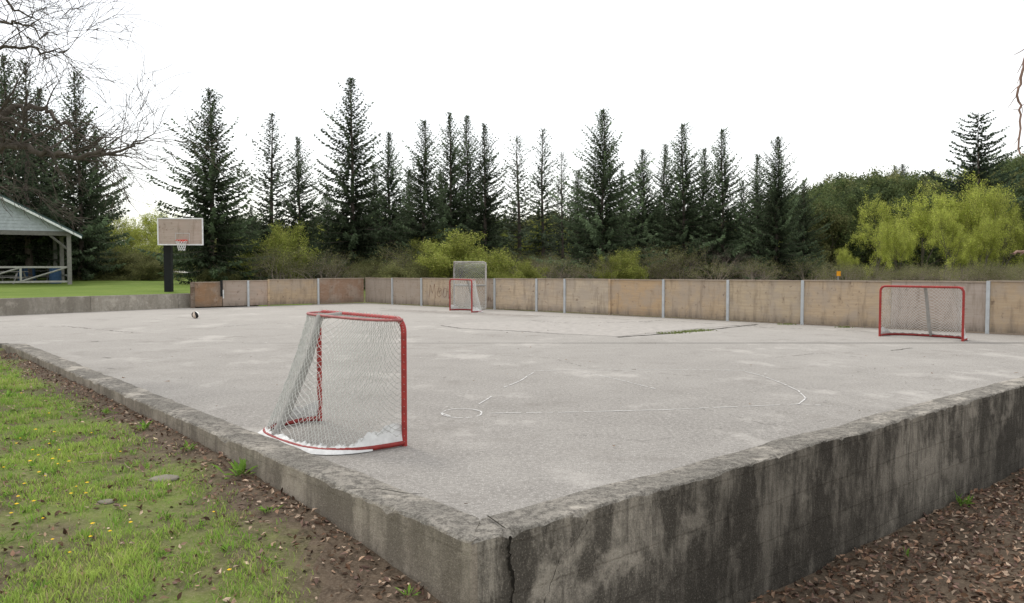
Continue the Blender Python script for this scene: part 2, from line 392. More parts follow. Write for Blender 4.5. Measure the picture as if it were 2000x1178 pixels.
def onb(px,z):
    s=sval(CO,ENDR,px);p=CO+dR*s+nR*.045;return [p[0],p[1],z]
for st in [[(836,.3),(839,.9),(843,.55),(847,.95),(849,.35)],[(852,.5),(855,.8),(860,.75),(860,.5),(856,.4),(852,.5)],[(863,.5),(866,.8),(871,.75),(870,.45),(866,.4),(863,.5)],[(873,.85),(875,.35),(878,.65),(881,.35),(883,.85)],[(950,.35),(953,.5),(951,.3),(956,.45),(957,.3),(962,.4)]]:
    tube(mb,[onb(*q) for q in st],.008,4,s2l((125,95,78)))
mb.obj('graffiti_scribble',[MV],parent=fence)
mb=MB()
p=LB0+(CO-LB0)/np.linalg.norm(CO-LB0)*sval(LB0,CO,434)
box(mb,(p[0],p[1]-.08,.78),(.10,.06,.66),.3,(.015,.015,.015));box(mb,(p[0]+.08,p[1]-.1,.55),(.05,.04,.35),.3,(.55,.55,.53))
mb.obj('hanging_jacket',[MV])

# ---------------------------------------------------------------- hockey goals
MRED=m_vcol('red_paint_worn',.5,14,.35,.15,.4); MNET=m_vcol('net_cord',.9,20,.1,0,.1); MCLOTH=m_vcol('canvas_skirt',.9,12,.2,.4,.1)
def goal(name,loc,back,Wd=1.83,H=1.2,dep=.78,dt=.30,cell=.055,cr=.0022,pipe=.027,skirt=True,netcol=(.62,.61,.58),red=(.32,.030,.025),rot=None,sx=0.):
    e=empty(name,loc);e.rotation_euler=rot if rot else (0,0,math.atan2(-back[0],back[1]))
    mb=MB();h=Wd/2;r=.12
    fr=[(-h,0,0)]+[(-h,0,z) for z in np.linspace(.1,H-r,8)]
    fr+=[(-h+r-r*math.cos(t),0,H-r+r*math.sin(t)) for t in np.linspace(.2,math.pi/2,7)]
    fr+=[(x,0,H) for x in np.linspace(-h+r+.1,h-r-.1,10)]
    fr+=[(h-r+r*math.sin(t),0,H-r+r*math.cos(t)) for t in np.linspace(0,math.pi/2-.2,7)]+[(h,0,z) for z in np.linspace(H-r,.0,9)]
    tube(mb,fr,pipe,10,red)
    def U(u,d,inset=0):
        t=u*math.pi;c,s=math.cos(t),math.sin(t);p=.62
        return np.array([-(h-inset)*np.sign(c)*abs(c)**p,d*abs(s)**p])
    us=np.linspace(0,1,49);us=(1-np.cos(us*math.pi))/2*.5+us*.5
    base=[(*U(u,dep),.03) for u in us];tube(mb,base,pipe*.95,8,np.array(red)*.8)
    top=[(*U(u,dt,.02),H-.005) for u in us];tube(mb,top,pipe*.55,6,tuple(np.array(red)*.9+.10))
    mb.obj('frame',[MRED],True,e)
    mb=MB()
    tube(mb,[(sx,.02,H),(sx,dt,H-.02),(sx+.01,dt+.12,H-.45),(sx*.8,dep*.8,.25),(sx*.7,dep*.97,.05)],[.025,.04,.04,.045,.035],8,(.33,.32,.30));mb.obj('centre_support',[MCLOTH],True,e)
    mb=MB()
    per=Wd+dep*2*.9;nu=int(per/cell)*1;nt=int(1.3/cell)
    def S(u,t):
        u=min(max(u,0),1);b=U(u,dep);tp=U(u,dt,.02)
        sag=math.sin(math.pi*t)*(.07+.05*math.sin(u*7+1))
        q=tp*(1-t)+b*t; ctr=np.array([0,.1]);w=math.sin(math.pi*u)**.6 if 0<u<1 else 0
        q=q+(ctr-q)*sag*w*.8
        z=(H-.005)*(1-t)+.03*t-.05*math.sin(math.pi*t)*math.sin(u*9)**2
        return np.array([q[0],q[1],z])
    G={}
    for i in range(-1,2*nu+2):
        for j in range(0,2*nt+1):
            if (i+j)%2==0: G[i,j]=S(i/(2*nu),(j/(2*nt))**.97)+rng.normal(0,cell*.06,3)
    A=[];B=[]
    for (i,j),p in G.items():
        for di in(-1,1):
            q=G.get((i+di,j+1))
            if q is not None and 0<=i+di<=2*nu and 0<=i<=2*nu: A.append(p);B.append(q)
    nx2=int(Wd/cell);ny2=max(2,int(dt/cell));G={}
    for i in range(0,2*nx2+1):
        for j in range(0,2*ny2+1):
            if (i+j)%2==0:
                x=-h+.02+(Wd-.04)*i/(2*nx2);c=min(1,abs(x)/h);dm=dt*(1-c**(2/.62))**(.62/2) if c<1 else 0
                G[i,j]=np.array([x,dm*j/(2*ny2),H-.012*math.sin(math.pi*j/(2*ny2))])
    for (i,j),p in G.items():
        for di in(-1,1):
            q=G.get((i+di,j+1))
            if q is not None: A.append(p);B.append(q)
    prisms(mb,A,B,cr,cr,3,netcol);mb.obj('net',[MNET],parent=e)
    mb=MB();A=[];B=[]
    for i in range(1,len(fr)):
        p,q=np.array(fr[i-1]),np.array(fr[i]);m=max(1,int(np.linalg.norm(q-p)/.05))
        for t in np.arange(m)/m:
            c=p*(1-t)+q*t;c=c+np.array([0,pipe*.6,0]);d=np.array([0,0,pipe*1.15]) if abs(q[0]-p[0])>abs(q[2]-p[2]) else np.array([pipe*1.15,0,0])
            A.append(c-d);B.append(c+d+np.array([0.01,0,0.01]))
    prisms(mb,A,B,.003,.003,3,(.5,.48,.45));mb.obj('lacing',[MNET],parent=e)
    if skirt:
        mb=MB();V=[];n=120
        for i in range(n):
            u=i/(n-1);b=U(u,dep);e1=(abs(u-.5)*2);o=b*(1+.02+.07*math.sin(u*math.pi))
            up=.02+.010*math.sin(i*.55)+.010*math.sin(i*1.7)+ .15*float(sm(.62,.92,e1))*(.85+.15*math.sin(i*.7))
            tt=up/H;tp=U(u,dt);inn=b*(1-tt)+tp*tt
            V+= [[*o,.008],[*(b*1.01),.050],[*(inn*.5+b*.5*.99),.05+up*.5],[*(inn*.975),.05+up]]
        mb.add(V,[[4*i+j,4*i+4+j,4*i+5+j,4*i+1+j] for i in range(n-1) for j in range(3) if not (j==0 and not 8<i<n-9)],(.66,.66,.65));mb.obj('skirt',[MCLOTH],True,e)
    return e
P1=W(787,870)[:2];P2=W(627,822)[:2];ctr=(P1+P2)/2;dv=(P1-P2)/np.linalg.norm(P1-P2);bk=np.array([dv[1],-dv[0]]);bk=bk if bk[0]<0 else -bk
goal('hockey_goal',(*ctr,0),bk,Wd=1.66,H=1.2,dep=.84,dt=.27,cell=.060,cr=.0026,netcol=(.52,.52,.49),sx=.30)
P1=W(1718,657)[:2];P2=W(1880,667)[:2];ctr=(P1+P2)/2;dv=(P2-P1)/np.linalg.norm(P1-P2);bk=np.array([-dv[1],dv[0]]);bk=bk if bk[1]>0 else -bk
goal('hockey_goal',(*ctr,0),bk,Wd=np.linalg.norm(P2-P1),H=1.22,dep=.75,dt=.3,cell=.075,cr=.003,netcol=(.6,.59,.57))
q0=np.array([-2.38,30.6]);q1=np.array([-1.47,29.2]);dv=(q1-q0)/np.linalg.norm(q1-q0);bk=np.array([-dv[1],dv[0]])
goal('hockey_goal',(*((q0+q1)/2),0),bk,Wd=1.67,H=1.2,dep=.65,cell=.09,cr=.0032,netcol=(.65,.65,.63))
goal('hockey_goal',(-2.25,30.95,.95),(0,1),Wd=1.83,H=1.25,dep=.7,cell=.10,cr=.0036,netcol=(.65,.65,.62),red=(.40,.38,.35),rot=(0,math.pi/2,.12))

# ---------------------------------------------------------------- basketball + hoop
def ball():
    mb=MB();n=24;m=14;r=.122;V=[];f=[];cl=[]
    for i in range(m+1):
        for j in range(n):
            a=math.pi*i/m;b=2*math.pi*j/n;V.append([r*math.sin(a)*math.cos(b),r*math.sin(a)*math.sin(b),r*math.cos(a)])
    for i in range(m):
        for j in range(n):
            f.append([i*n+j,(i+1)*n+j,(i+1)*n+(j+1)%n,i*n+(j+1)%n])
            s=(j//3)%4;cl.append([(.02,.02,.02),(.8,.78,.74),(.02,.02,.02),(.60,.50,.42)][s])
    mb.add(V,f,cl);o=mb.obj('basketball',[MV],True);p=W(382,622);o.location=(p[0],p[1],.122);o.rotation_euler=(.25,.3,-1.2)
ball()
def hoop():
    D=33.6;e=empty('basketball_hoop',(0,0,0));c0=WD(310,427,D);c1=WD(395,478,D);rz=.1
    cx,cz=(c0[0]+c1[0])/2,(c0[2]+c1[2])/2;w=c1[0]-c0[0];h=c0[2]-c1[2]
    mb=MB();box(mb,(cx,D,cz),(w,.03,h),rz,s2l((176,160,150)));mb.obj('backboard',[MWOOD],parent=e)
    mb=MB();wt=(.72,.72,.72);cr,sr=math.cos(rz),math.sin(rz)
    def L(x,y,z): return (cx+x*cr-y*sr,D+x*sr+y*cr,cz+z)
    for s in(-1,1):
        box(mb,L(0,-.02,s*h/2),(w+.05,.05,.05),rz,wt);box(mb,L(s*w/2,-.02,0),(.05,.047,h-.052),rz,wt)
    for s in (-1,1): box(mb,L(.08+s*.28,-.02,-.28),(.03,.008,.4),rz,(.45,.42,.4))
    box(mb,L(.08,-.02,-.07),(.59,.009,.03),rz,(.45,.42,.4));mb.obj('board_frame',[MV],parent=e)
    mb=MB();rz_=WD(358,470,D)[2]-cz
    tube(mb,[L(.14+.23*math.cos(t),-.36+.23*math.sin(t),rz_) for t in np.linspace(0,2*math.pi,25)],.016,6,(.65,.04,.02))
    box(mb,L(.14,-.09,rz_-.02),(.26,.13,.10),rz,(.6,.04,.02));
    for s in(-1,1): prisms(mb,[L(.14+s*.11,-.03,rz_-.12)],[L(.14+s*.16,-.3,rz_)],.01,.01,5,(.6,.04,.02))
    mb.obj('rim',[MV],parent=e)
    mb=MB();A=[];B=[];
    def nr(k): return .225-.1*(k/5)**.7
    for k in range(5):
        for j in range(12):
            for s in(-1,1):
                a=(j+.5*(k%2))*2*math.pi/12;b=a+s*math.pi/12
                A.append(L(.14+nr(k)*math.cos(a),-.36+nr(k)*math.sin(a),rz_-.085*k));B.append(L(.14+nr(k+1)*math.cos(b),-.36+nr(k+1)*math.sin(b),rz_-.085*(k+1)))
    prisms(mb,A,B,.008,.008,3,(.75,.75,.75));mb.obj('hoop_net',[MNET],parent=e)
    mb=MB();pb=WD(330,570,34.3);box(mb,(pb[0],34.3,(.4+cz-.35)/2+.1),(.30,.28,cz-.35-.2),rz,(.012,.013,.014))
    box(mb,(pb[0],34.25,cz-.42),(.52,.16,.14),rz,(.02,.02,.02))
    for s in(-.2,.2):
        prisms(mb,[(pb[0]+.1+s,34.2,cz-.6),(pb[0]+.1+s,34.2,cz-.35)],[L(s+.05,.05,-.3),L(s+.05,.05,.2)],.03,.03,6,(.03,.03,.03))
    mb.obj('padded_pole',[MV],parent=e)
hoop()

# ---------------------------------------------------------------- pavilion
def pavilion():
    D0=43;Xw=WD(135,500,D0)[0];zb=.70;ze=WD(135,456,D0)[2];Wd=13.5
    e=empty('picnic_pavilion',(Xw,D0,0));e.rotation_euler=(0,0,math.radians(36));X0=0;D=0
    grey=s2l((140,138,132));mb=MB()
    for y in (D,D+3,D+6,D+9):
        for i,x in enumerate([0,-4.5,-9,-13.5]):
            if y in(D,D+9) or i in(0,3): box(mb,(X0+x,y,(zb+ze)/2),(.2,.2,ze-zb),0,grey*.8)
    for x in(0,-4.5,-9):
        for s in(1,-1):
            if x==0 and s==1: continue
            prisms(mb,[(X0+x,D,ze-.9)],[(X0+x+s*.9,D,ze-.1)],.06,.06,4,grey*.6)
    box(mb,(X0-Wd/2,D,ze-.02),(Wd+.3,.16,.22),0,grey*.6);box(mb,(X0-Wd/2,D+9,ze-.02),(Wd+.3,.16,.22),0,grey*.5)
    for x in(0,-Wd): box(mb,(X0+x,D+4.5,ze-.03),(.16,8.8,.2),0,grey*.6)
    mb.obj('posts',[MV],parent=e)
    mb=MB();box(mb,(X0-Wd/2,D+4.5,zb-.12),(Wd+.8,9.8,.16),0,(.4,.38,.35));mb.obj('floor_slab',[MPATCH],parent=e)
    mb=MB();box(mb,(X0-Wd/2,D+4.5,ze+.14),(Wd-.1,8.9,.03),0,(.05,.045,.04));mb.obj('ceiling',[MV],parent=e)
    mb=MB();sl=.54;oh=.6;apz=ze+.12+sl*(Wd/2);ax=X0-Wd/2;z=ze+.1
    while z<apz-.05:
        hw=(apz-z)/sl;hw2=max(.02,(apz-z-.17)/sl);y=D-.05
        mb.add([[ax-hw,y-.025,z],[ax+hw,y-.025,z],[ax+hw2,y,z+.17],[ax-hw2,y,z+.17]],[[0,1,2,3]],s2l((190,198,203))*.78)
        mb.add([[ax-hw,y-.025,z],[ax+hw,y-.025,z],[ax+hw,y+.01,z],[ax-hw,y+.01,z]],[[0,1,2,3]],(.1,.1,.1));z+=.17
    mb.obj('gable_siding',[MV],parent=e)
    mb=MB()
    for s in(-1,1):
        hw=Wd/2+oh;y0,y1=D-.5,D+9.6
        V=[[ax,y0,apz+.12],[ax+s*hw,y0,apz+.12-sl*hw],[ax+s*hw,y1,apz+.12-sl*hw],[ax,y1,apz+.12]];V2=[[p[0],p[1],p[2]-.12] for p in V]
        mb.add(V+V2,[[0,1,2,3],[4,5,6,7],[0,1,5,4],[1,2,6,5],[2,3,7,6]],(.05,.085,.085))
        V=[[ax,y0-.03,apz+.02],[ax+s*(hw-.05),y0-.03,apz+.02-sl*(hw-.05)]];V+=[[p[0],p[1],p[2]-.13] for p in V]
        mb.add(V,[[0,1,3,2]],(.7,.72,.72),1)
    mb.obj('roof',[MV,MV],parent=e)
    mb=MB();lt=s2l((160,160,152))
    for (xa,xb) in ((0,-4.5),(-4.5,-9),(-9,-13.5)):
        cx=X0+(xa+xb)/2
        for z in(zb+.95,zb+.18): box(mb,(cx,D-.02,z),(4.3,.06,.1),0,lt)
        for k in(0,1): prisms(mb,[(cx-2.1+2.1*k,D-.02,zb+.2)],[(cx+2.1*k,D-.02,zb+.92)],.045,.045,4,lt*.9)
        box(mb,(cx,D-.03,zb+.55),(.1,.05,.75),0,lt)
    for y in (D+1.5,D+4.5,D+7.5):
        for z in(zb+.95,zb+.5): box(mb,(X0,y,z),(.06,2.7,.1),0,lt)
    for x in(-2.2,-6.7):
        for z in(zb+.95,zb+.4): box(mb,(X0+x,D+9,z),(4.2,.06,.1),0,lt)
    mb.obj('railings',[MV],parent=e)
pavilion()
def barrel(px,D):
    mb=MB();p=WD(px,540,D);z=.66;pr=[(.0,.27),(.03,.29),(.28,.30),(.3,.315),(.33,.30),(.6,.30),(.62,.315),(.65,.30),(.86,.29),(.9,.31),(.93,.30)]
    tube(mb,[(p[0],D,z+a) for a,_ in pr],[b for _,b in pr],18,(.04,.085,.17));mb.obj('blue_barrel',[MV],False)
barrel(108,44);barrel(58,47);barrel(46,47.6)
def table(px,D):
    mb=MB();p=WD(px,540,D);g=(.28,.27,.25);z=.66;x=p[0]
    for k in range(4): box(mb,(x,D-.3+k*.2,z+.75),(1.8,.17,.04),0,g)
    for s in(-1,1):
        box(mb,(x,D+s*.75,z+.45),(1.8,.26,.04),0,g);box(mb,(x+s*.65,D,z+.42),(.05,1.6,.09),0,g)
        for q in(-1,1): prisms(mb,[(x+s*.65+.04,D+q*.7,z)],[(x+s*.65+.04,D+q*.25,z+.73)],.05,.05,4,g)
    mb.obj('picnic_table',[MV])
table(15,43);table(80,49)
mb=MB();p=WD(1637,545,40);tube(mb,[(p[0],40,-.2),(p[0],40,1.2)],.03,6,(.3,.3,.3));box(mb,(p[0],39.95,1.33),(.2,.02,.24),0,(.75,.33,.02));mb.obj('trail_marker_sign',[MV])

# ---------------------------------------------------------------- trees
def spruce(name,seed,H=12.,R=3.,nb=300,crown=.05,col=(.078,.108,.058),pw=.85,fill=.86,flat=0,wk=1.):
    r=np.random.default_rng(seed);mb=MB();bark=(.12,.10,.085)
    zs=np.linspace(0,H,14);bend=np.stack([.08*np.sin(zs*.5+seed),.08*np.cos(zs*.4+seed),zs],1)
    tube(mb,bend,.17*(1-zs/H)+.012,7,bark,1)
    A=[];B=[];ra=[];Vt=[];Cl=[]
    for q in range(nb):
        h=crown+(1-crown)*((q+r.random())/nb)**.92
        if h>.99: continue
        z=h*H;az=q*2.399+r.uniform(-.5,.5)
        lump=mnoise.noise(Vector((math.cos(az)*1.5+seed*5,math.sin(az)*1.5,z*.75)))
        L=(R*(1-h)**pw*min(1,.6+(h-crown)*3.5)+.10)*r.uniform(.50,1.12)*(1+.8*lump)
        if r.random()<.09:L*=1.28
        L=max(L,.12)
        ns=max(3,int(L/.125));s=np.linspace(0,1,ns+1);el=(-.12+.95*h) if not flat else .12
        droop=.36 if not flat else .05
        zz=z+L*(math.sin(el)*s-droop*(1-h)*s**1.3+.22*s**3)
        P=np.stack([L*s*math.cos(az),L*s*math.sin(az),zz],1)
        A+=list(P[:-1]);B+=list(P[1:]);ra+=list(.016*(1-s[:-1])*L/2+.005)
        out=np.array([math.cos(az),math.sin(az),0]);sd=np.array([-out[1],out[0],0])
        tone=r.uniform(.6,1.4)*(1+.6*lump)
        for i in range(1,ns+1):
            if s[i]*L<.15 and h<.6: continue
            tap=(1-.72*s[i])
            for sg in(-1,1,-1,1,0,0,0):
                if r.random()>fill*(.85 if sg else .7): continue
                tl=(.14+.26*L/2*tap)*r.uniform(.6,1.3)*(1-.40*h)
                d=out*r.uniform(.2,1.)+sd*sg*r.uniform(.3,1)+np.array([0,0,r.uniform(-1.0,.1)*(1-h*.6)])
                if sg==0:d=out*r.uniform(.1,.7)+sd*r.normal(0,.35)+np.array([0,0,(r.uniform(-1.1,-.4)+h*1.1) if not flat else .3])
                if i==ns and sg==0:d=out+np.array([0,0,.25])
                d/=np.linalg.norm(d);b=P[i]-d*.03+r.normal(0,.03,3);w=(.034+.038*r.random())*(1-.35*h)*wk
                n=np.cross(d,r.normal(size=3));n/=np.linalg.norm(n);e=b+d*tl;m=b+d*tl*r.uniform(.3,.55)
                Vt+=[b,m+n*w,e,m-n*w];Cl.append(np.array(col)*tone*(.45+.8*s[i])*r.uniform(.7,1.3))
    for k in range(16):
        b=np.array([bend[-1][0],bend[-1][1],H*(1-.004*k)-.05]);a=r.uniform(0,6.28);d=np.array([math.cos(a)*.4,math.sin(a)*.4,1.]);d/=np.linalg.norm(d);n=np.cross(d,r.normal(size=3));n/=np.linalg.norm(n)
        tl=.15+.015*k;Vt+=[b,b+d*tl*.4+n*.022,b+d*tl,b+d*tl*.4-n*.022];Cl.append(np.array(col))
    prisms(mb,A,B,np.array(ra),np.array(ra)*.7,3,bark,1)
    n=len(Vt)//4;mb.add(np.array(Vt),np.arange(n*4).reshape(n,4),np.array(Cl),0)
    return mb.mesh(name,[MLEAF,MBARK])
def rec(r,A,B,Ra,Rb,tips,p,d,L,rad,lev,maxlev,spread,grav=0,nch=(2,4)):
    n=4 if lev<maxlev else 3
    for i in range(n):
        d=d+r.normal(0,.13,3)+np.array([0,0,grav]);d/=np.linalg.norm(d);q=p+d*L/n
        r1=rad*(1-.45*(i+1)/n);A.append(p);B.append(q);Ra.append(rad*(1-.45*i/n));Rb.append(r1)
        p=q
        if lev>=maxlev-1: tips.append(p)
        if lev<maxlev and i>=1:
            for _ in range(r.integers(*nch) if i==n-1 else r.integers(0,3)):
                nd=d+r.normal(0,spread,3);nd/=np.linalg.norm(nd)
                rec(r,A,B,Ra,Rb,tips,p,nd,L*r.uniform(.5,.8),r1*.62,lev+1,maxlev,spread,grav,nch)
def leaves(mb,r,tips,per,sig,size,cols,mat=0):
    T_=np.array(tips);n=len(T_)*per
    P=np.repeat(T_,per,0)+r.normal(0,sig,(n,3))
    tone=np.repeat(r.uniform(.55,1.4,len(T_)),per)
    ci=np.array(cols)[r.integers(0,len(cols),n)]*tone[:,None]
    a=r.normal(size=(n,3));a/=np.linalg.norm(a,axis=1,keepdims=True);b=np.cross(a,r.normal(size=(n,3)));b/=np.linalg.norm(b,axis=1,keepdims=True)
    s=size*r.uniform(.5,1.2,n)[:,None]
    V=np.stack([P-a*s,P+b*s*.5,P+a*s,P-b*s*.5],1).reshape(-1,3)
    mb.add(V,np.arange(n*4).reshape(n,4),ci,mat)
def decid(name,seed,H,stems,lev,leafn,sig,size,cols,spread=.42,rad=.16,bark=(.13,.115,.1),tilt=.15,maxtips=2500,grav=0.):
    r=np.random.default_rng(seed);mb=MB();A=[];B=[];Ra=[];Rb=[];tips=[]
    for k in range(stems):
        d=np.array([0,0,1.])+r.normal(0,tilt,3);d[2]=abs(d[2]);d/=np.linalg.norm(d)
        rec(r,A,B,Ra,Rb,tips,np.array([*(r.normal(0,.12*(stems>1),2)),-.2]),d,H*.42,rad,0,lev,spread,grav)
    prisms(mb,A,B,np.array(Ra),np.array(Rb),4 if lev<4 else 3,bark,1)
    if leafn:
        if len(tips)>maxtips: tips=[tips[i] for i in r.choice(len(tips),maxtips,False)]
        leaves(mb,r,tips,leafn,sig,size,cols)
    V=np.concatenate(mb.V);zm=np.percentile(V[:,2],99.7)
    for i in range(len(mb.V)): mb.V[i]=mb.V[i]*(H/zm)
    return mb.mesh(name,[MLEAF,MBARK])
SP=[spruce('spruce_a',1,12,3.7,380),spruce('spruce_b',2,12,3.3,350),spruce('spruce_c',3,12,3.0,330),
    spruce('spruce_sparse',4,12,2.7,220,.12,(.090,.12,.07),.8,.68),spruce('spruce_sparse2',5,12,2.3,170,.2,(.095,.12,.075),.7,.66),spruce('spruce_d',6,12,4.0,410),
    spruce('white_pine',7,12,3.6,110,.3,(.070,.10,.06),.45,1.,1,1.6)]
YG=[(.42,.46,.09),(.34,.40,.08),(.48,.49,.14)]
YS=[(.32,.35,.08),(.25,.30,.065),(.36,.37,.11)]
GR=[(.11,.145,.055),(.14,.165,.065),(.095,.13,.05)]
DG=[(.080,.11,.048),(.10,.13,.055),(.07,.095,.042)]
OL=[(.19,.20,.08),(.16,.18,.07),(.23,.22,.095)]
WIL=[decid('willow_a',11,10,3,4,17,.20,.085,YG,.48,.12,tilt=.25,maxtips=1900),decid('willow_b',12,10,3,4,17,.20,.085,YG,.48,.12,tilt=.28,maxtips=1900)]
GT=[decid('green_a',21,10,2,4,16,.28,.13,GR,.45,.14),decid('green_b',22,10,2,4,16,.28,.13,DG,.4,.14),decid('olive_a',23,10,2,4,10,.28,.12,OL,.45,.12)]
SH=[decid('bush_a',31,4,7,3,16,.14,.06,YS,.38,.03,tilt=.35),decid('bush_b',32,4,7,3,10,.16,.06,OL,.4,.03,tilt=.4)]
BARE=[decid('bare_a',41,4,9,3,0,0,0,None,.40,.022,(.28,.23,.195),tilt=.35),decid('bare_b',42,4,9,3,2,.1,.04,OL,.45,.022,(.31,.255,.22),tilt=.45)]
def put(name,me,Hm,px,py,D,sx=1.,parent=None,rz=None):
    t=WD(px,py,D);g=float(gz(t[0],t[1]))
    if px<370 and D<80 and D>34: g=.6
    h=t[2]-g;s=h/Hm
    inst(name,me,(t[0],t[1],g-.05),rng.uniform(0,6) if rz is None else rz,(s*sx,s*sx,s),parent)
sp=[(-60,90,50,1,1.0),(8,105,52,0,1.0),(48,118,47,3,1.1),(148,138,50,1,.9),(105,215,58,3,1.0),(75,170,56,0,.9),(185,250,60,2,1.0),
(410,172,46,0,1.1),(530,220,50,3,1.15),(582,266,50,2,1.05),(685,150,52,1,1.0),(760,256,55,2,1.0),(828,233,50,1,1.0),(878,218,54,2,.95),(912,224,56,1,.8),(946,240,52,2,.95),
(1012,264,54,4,1.2),(1060,250,56,3,1.0),(1098,296,52,4,.9),(1178,212,48,5,.95),(1256,290,52,0,.95),(1300,280,56,2,1.0),(1335,240,52,1,1.05),(1376,288,55,0,.9),(1412,250,52,1,.95),
(1480,300,56,2,1.1),(1520,266,50,5,.9),(640,360,58,2,1.),(730,320,60,1,1.),(1130,330,60,0,1.),(1215,330,58,2,1.),(1570,350,56,0,.9),(490,400,60,2,1.2),(800,330,60,0,1.0),(1450,350,58,1,1.1),(860,330,58,5,.8),(610,420,60,0,1.),(700,400,60,5,.9),(950,380,60,5,.9),(1350,370,58,5,.9),(1290,380,58,0,1.)]
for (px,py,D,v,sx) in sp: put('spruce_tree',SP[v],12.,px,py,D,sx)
put('pine_tree',SP[6],12.,1912,220,72,1.0,None,1.0)
forest=empty('distant_forest')
for i in range(135):
    px=rng.uniform(1575,2260);D=rng.uniform(74,125)
    py=np.interp(px,[1540,1600,1700,1780,1850,2000,2250],[345,322,318,300,305,290,280])+rng.uniform(0,50)+ (125-D)*.8
    v=rng.random()
    if v<.40: put('forest_conifer',SP[rng.integers(0,3)],12.,px,py,D,1.0,forest)
    elif v<.78: put('forest_tree',GT[rng.integers(0,2)],10.,px,py,D,1.0,forest)
    else: put('forest_tree',GT[2] if v<.93 else WIL[0],10.,px,py,D,1.0,forest)
for i in range(80):
    px=rng.uniform(380,1650);D=rng.uniform(68,105);py=rng.uniform(415,480)
    v=rng.random();put('forest_tree',(GT+[WIL[0]])[min(3,int(v*3.7))],10.,px,py,D,1.3,forest)
for i in range(26):
    px=rng.uniform(-350,400);D=rng.uniform(72,105);py=rng.uniform(435,490)
    put('forest_tree',[GT[2],WIL[1],GT[2],GT[0]][rng.integers(0,4)],10.,px,py,D,1.3,forest)
for (px,py,D,s) in [(215,405,62,.8),(252,440,58,.8),(305,402,95,1),(180,440,70,.9),(330,430,90,1)]: put('leafing_tree',WIL[rng.integers(0,2)] if px!=180 else GT[2],10.,px,py,D,s)
for (px,py,D,s) in [(1715,382,60,.72),(1800,365,62,.72),(1890,345,60,.78),(1950,365,58,.66),(1845,400,56,.66),(1760,420,57,.6),(1920,410,56,.6),(1655,478,56,.6)]: put('willow_tree',WIL[rng.integers(0,2)],10.,px,py,D,s)
for (px,py,D,s) in [(540,438,47,.9),(900,455,45,1.2),(868,475,47,1.),(1212,488,44,1.0),(1030,510,42,1.0),(820,455,50,1.),(1060,430,58,.7),(1195,500,45,.8)]: put('leafing_shrub',SH[0],4.,px,py,D,s)
thick=empty('shrub_thicket')
for i in range(95):
    px=rng.uniform(380,2100);D=rng.uniform(44,56);lo=470 if px<1600 else 505;put('thicket_bush',BARE[rng.integers(0,2)] if px>1050 or rng.random()<.5 else SH[1],4.,px,rng.uniform(lo,520),D,1.3,thick)
for i in range(22):
    px=rng.uniform(150,300) if rng.random()<.6 else rng.uniform(380,520);D=rng.uniform(50,60);put('thicket_bush',SH[1],4.,px,rng.uniform(480,515),D,1.4,thick)

def boughs(name,trunk,paths,D,seed,bark,tw=3,pr=.8,mn=.0035,ln=(.4,1.0)):
    r=np.random.default_rng(seed);mb=MB();tube(mb,trunk[0],trunk[1],9,bark)
    for pth,rr in paths:
        P=np.array([WD(a,b,D+dz) for a,b,dz in pth]);Q=[];n=len(P)
        for i in range(n-1):
            for t in np.linspace(0,1,5,endpoint=False): Q.append(P[i]*(1-t)+P[i+1]*t)
        Q.append(P[-1]);Q=np.array(Q);Q[1:-1]+=r.normal(0,.035 if tw>1 else .008,(len(Q)-2,3));rad=np.linspace(rr,.008 if tw>1 else rr*.5,len(Q))
        tube(mb,Q,rad,6,bark)
        A=[];B=[];Ra=[];Rb=[];tp=[]
        for i in range(3,len(Q)):
            for _ in range(2):
                if tw and r.random()<pr:
                    d=Q[i]-Q[i-1];d/=np.linalg.norm(d);d=d+r.normal(0,.55,3);d/=np.linalg.norm(d)
                    rec(r,A,B,Ra,Rb,tp,Q[i],d,r.uniform(*ln),max(mn*1.5,rad[i]*.45),0,tw-1,.42,-.01,(1,3))
        if A: prisms(mb,A,B,np.maximum(np.array(Ra),mn),np.maximum(np.array(Rb),mn*.85),3,bark)
    return mb.obj(name,[MBARK],True)
D=13.5;tb=WD(-190,700,D)
trunk=([(tb[0],D,-.3),(tb[0]+.05,D,1.5),(tb[0]-.05,D,3),(tb[0]+.05,D,5),(tb[0],D,7)],[.28,.22,.19,.14,.05])
boughs('bare_tree',trunk,[([(-185,420,0),(-60,300,0),(10,283,0),(70,290,-.2),(130,308,-.3),(200,300,-.4),(250,287,-.5),(300,262,-.6)],.085),
 ([(-185,330,0),(-40,260,0),(30,212,.2),(80,208,.3),(110,235,.2),(160,262,.2),(205,300,.1)],.07),
 ([(-185,300,0),(-60,250,0),(0,225,-.2),(60,255,-.3),(105,310,-.3)],.06),
 ([(-185,200,0),(-60,120,0),(0,98,.2),(50,92,.2),(95,103,.2),(130,98,.1)],.045),
 ([(-185,80,0),(-60,10,0),(10,40,-.2),(60,55,-.3),(100,70,-.3)],.04),
 ([(-185,0,0),(-60,-60,0),(0,-10,.2),(40,25,.2),(80,45,.2)],.04),
 ([(-185,430,0),(-80,390,0),(0,340,.2),(30,355,.3)],.04)],D,5,(.10,.085,.07),3,.34,.0042)
D=6.5;tb=WD(2130,700,D)
trunk=([(tb[0],D,-1.2),(tb[0],D,.8),(tb[0]+.05,D,2.5),(tb[0],D,5)],[.14,.12,.10,.04])
boughs('birch_tree',trunk,[([(2130,20,0),(2050,60,0),(2006,95,0),(1999,130,0),(1988,185,0),(1994,235,0),(1992,300,.0)],.014),([(2130,430,0),(2060,500,0),(2010,490,0),(1980,496,0)],.022)],D,9,(.30,.20,.16),1,.25,.0025,(.06,.14))

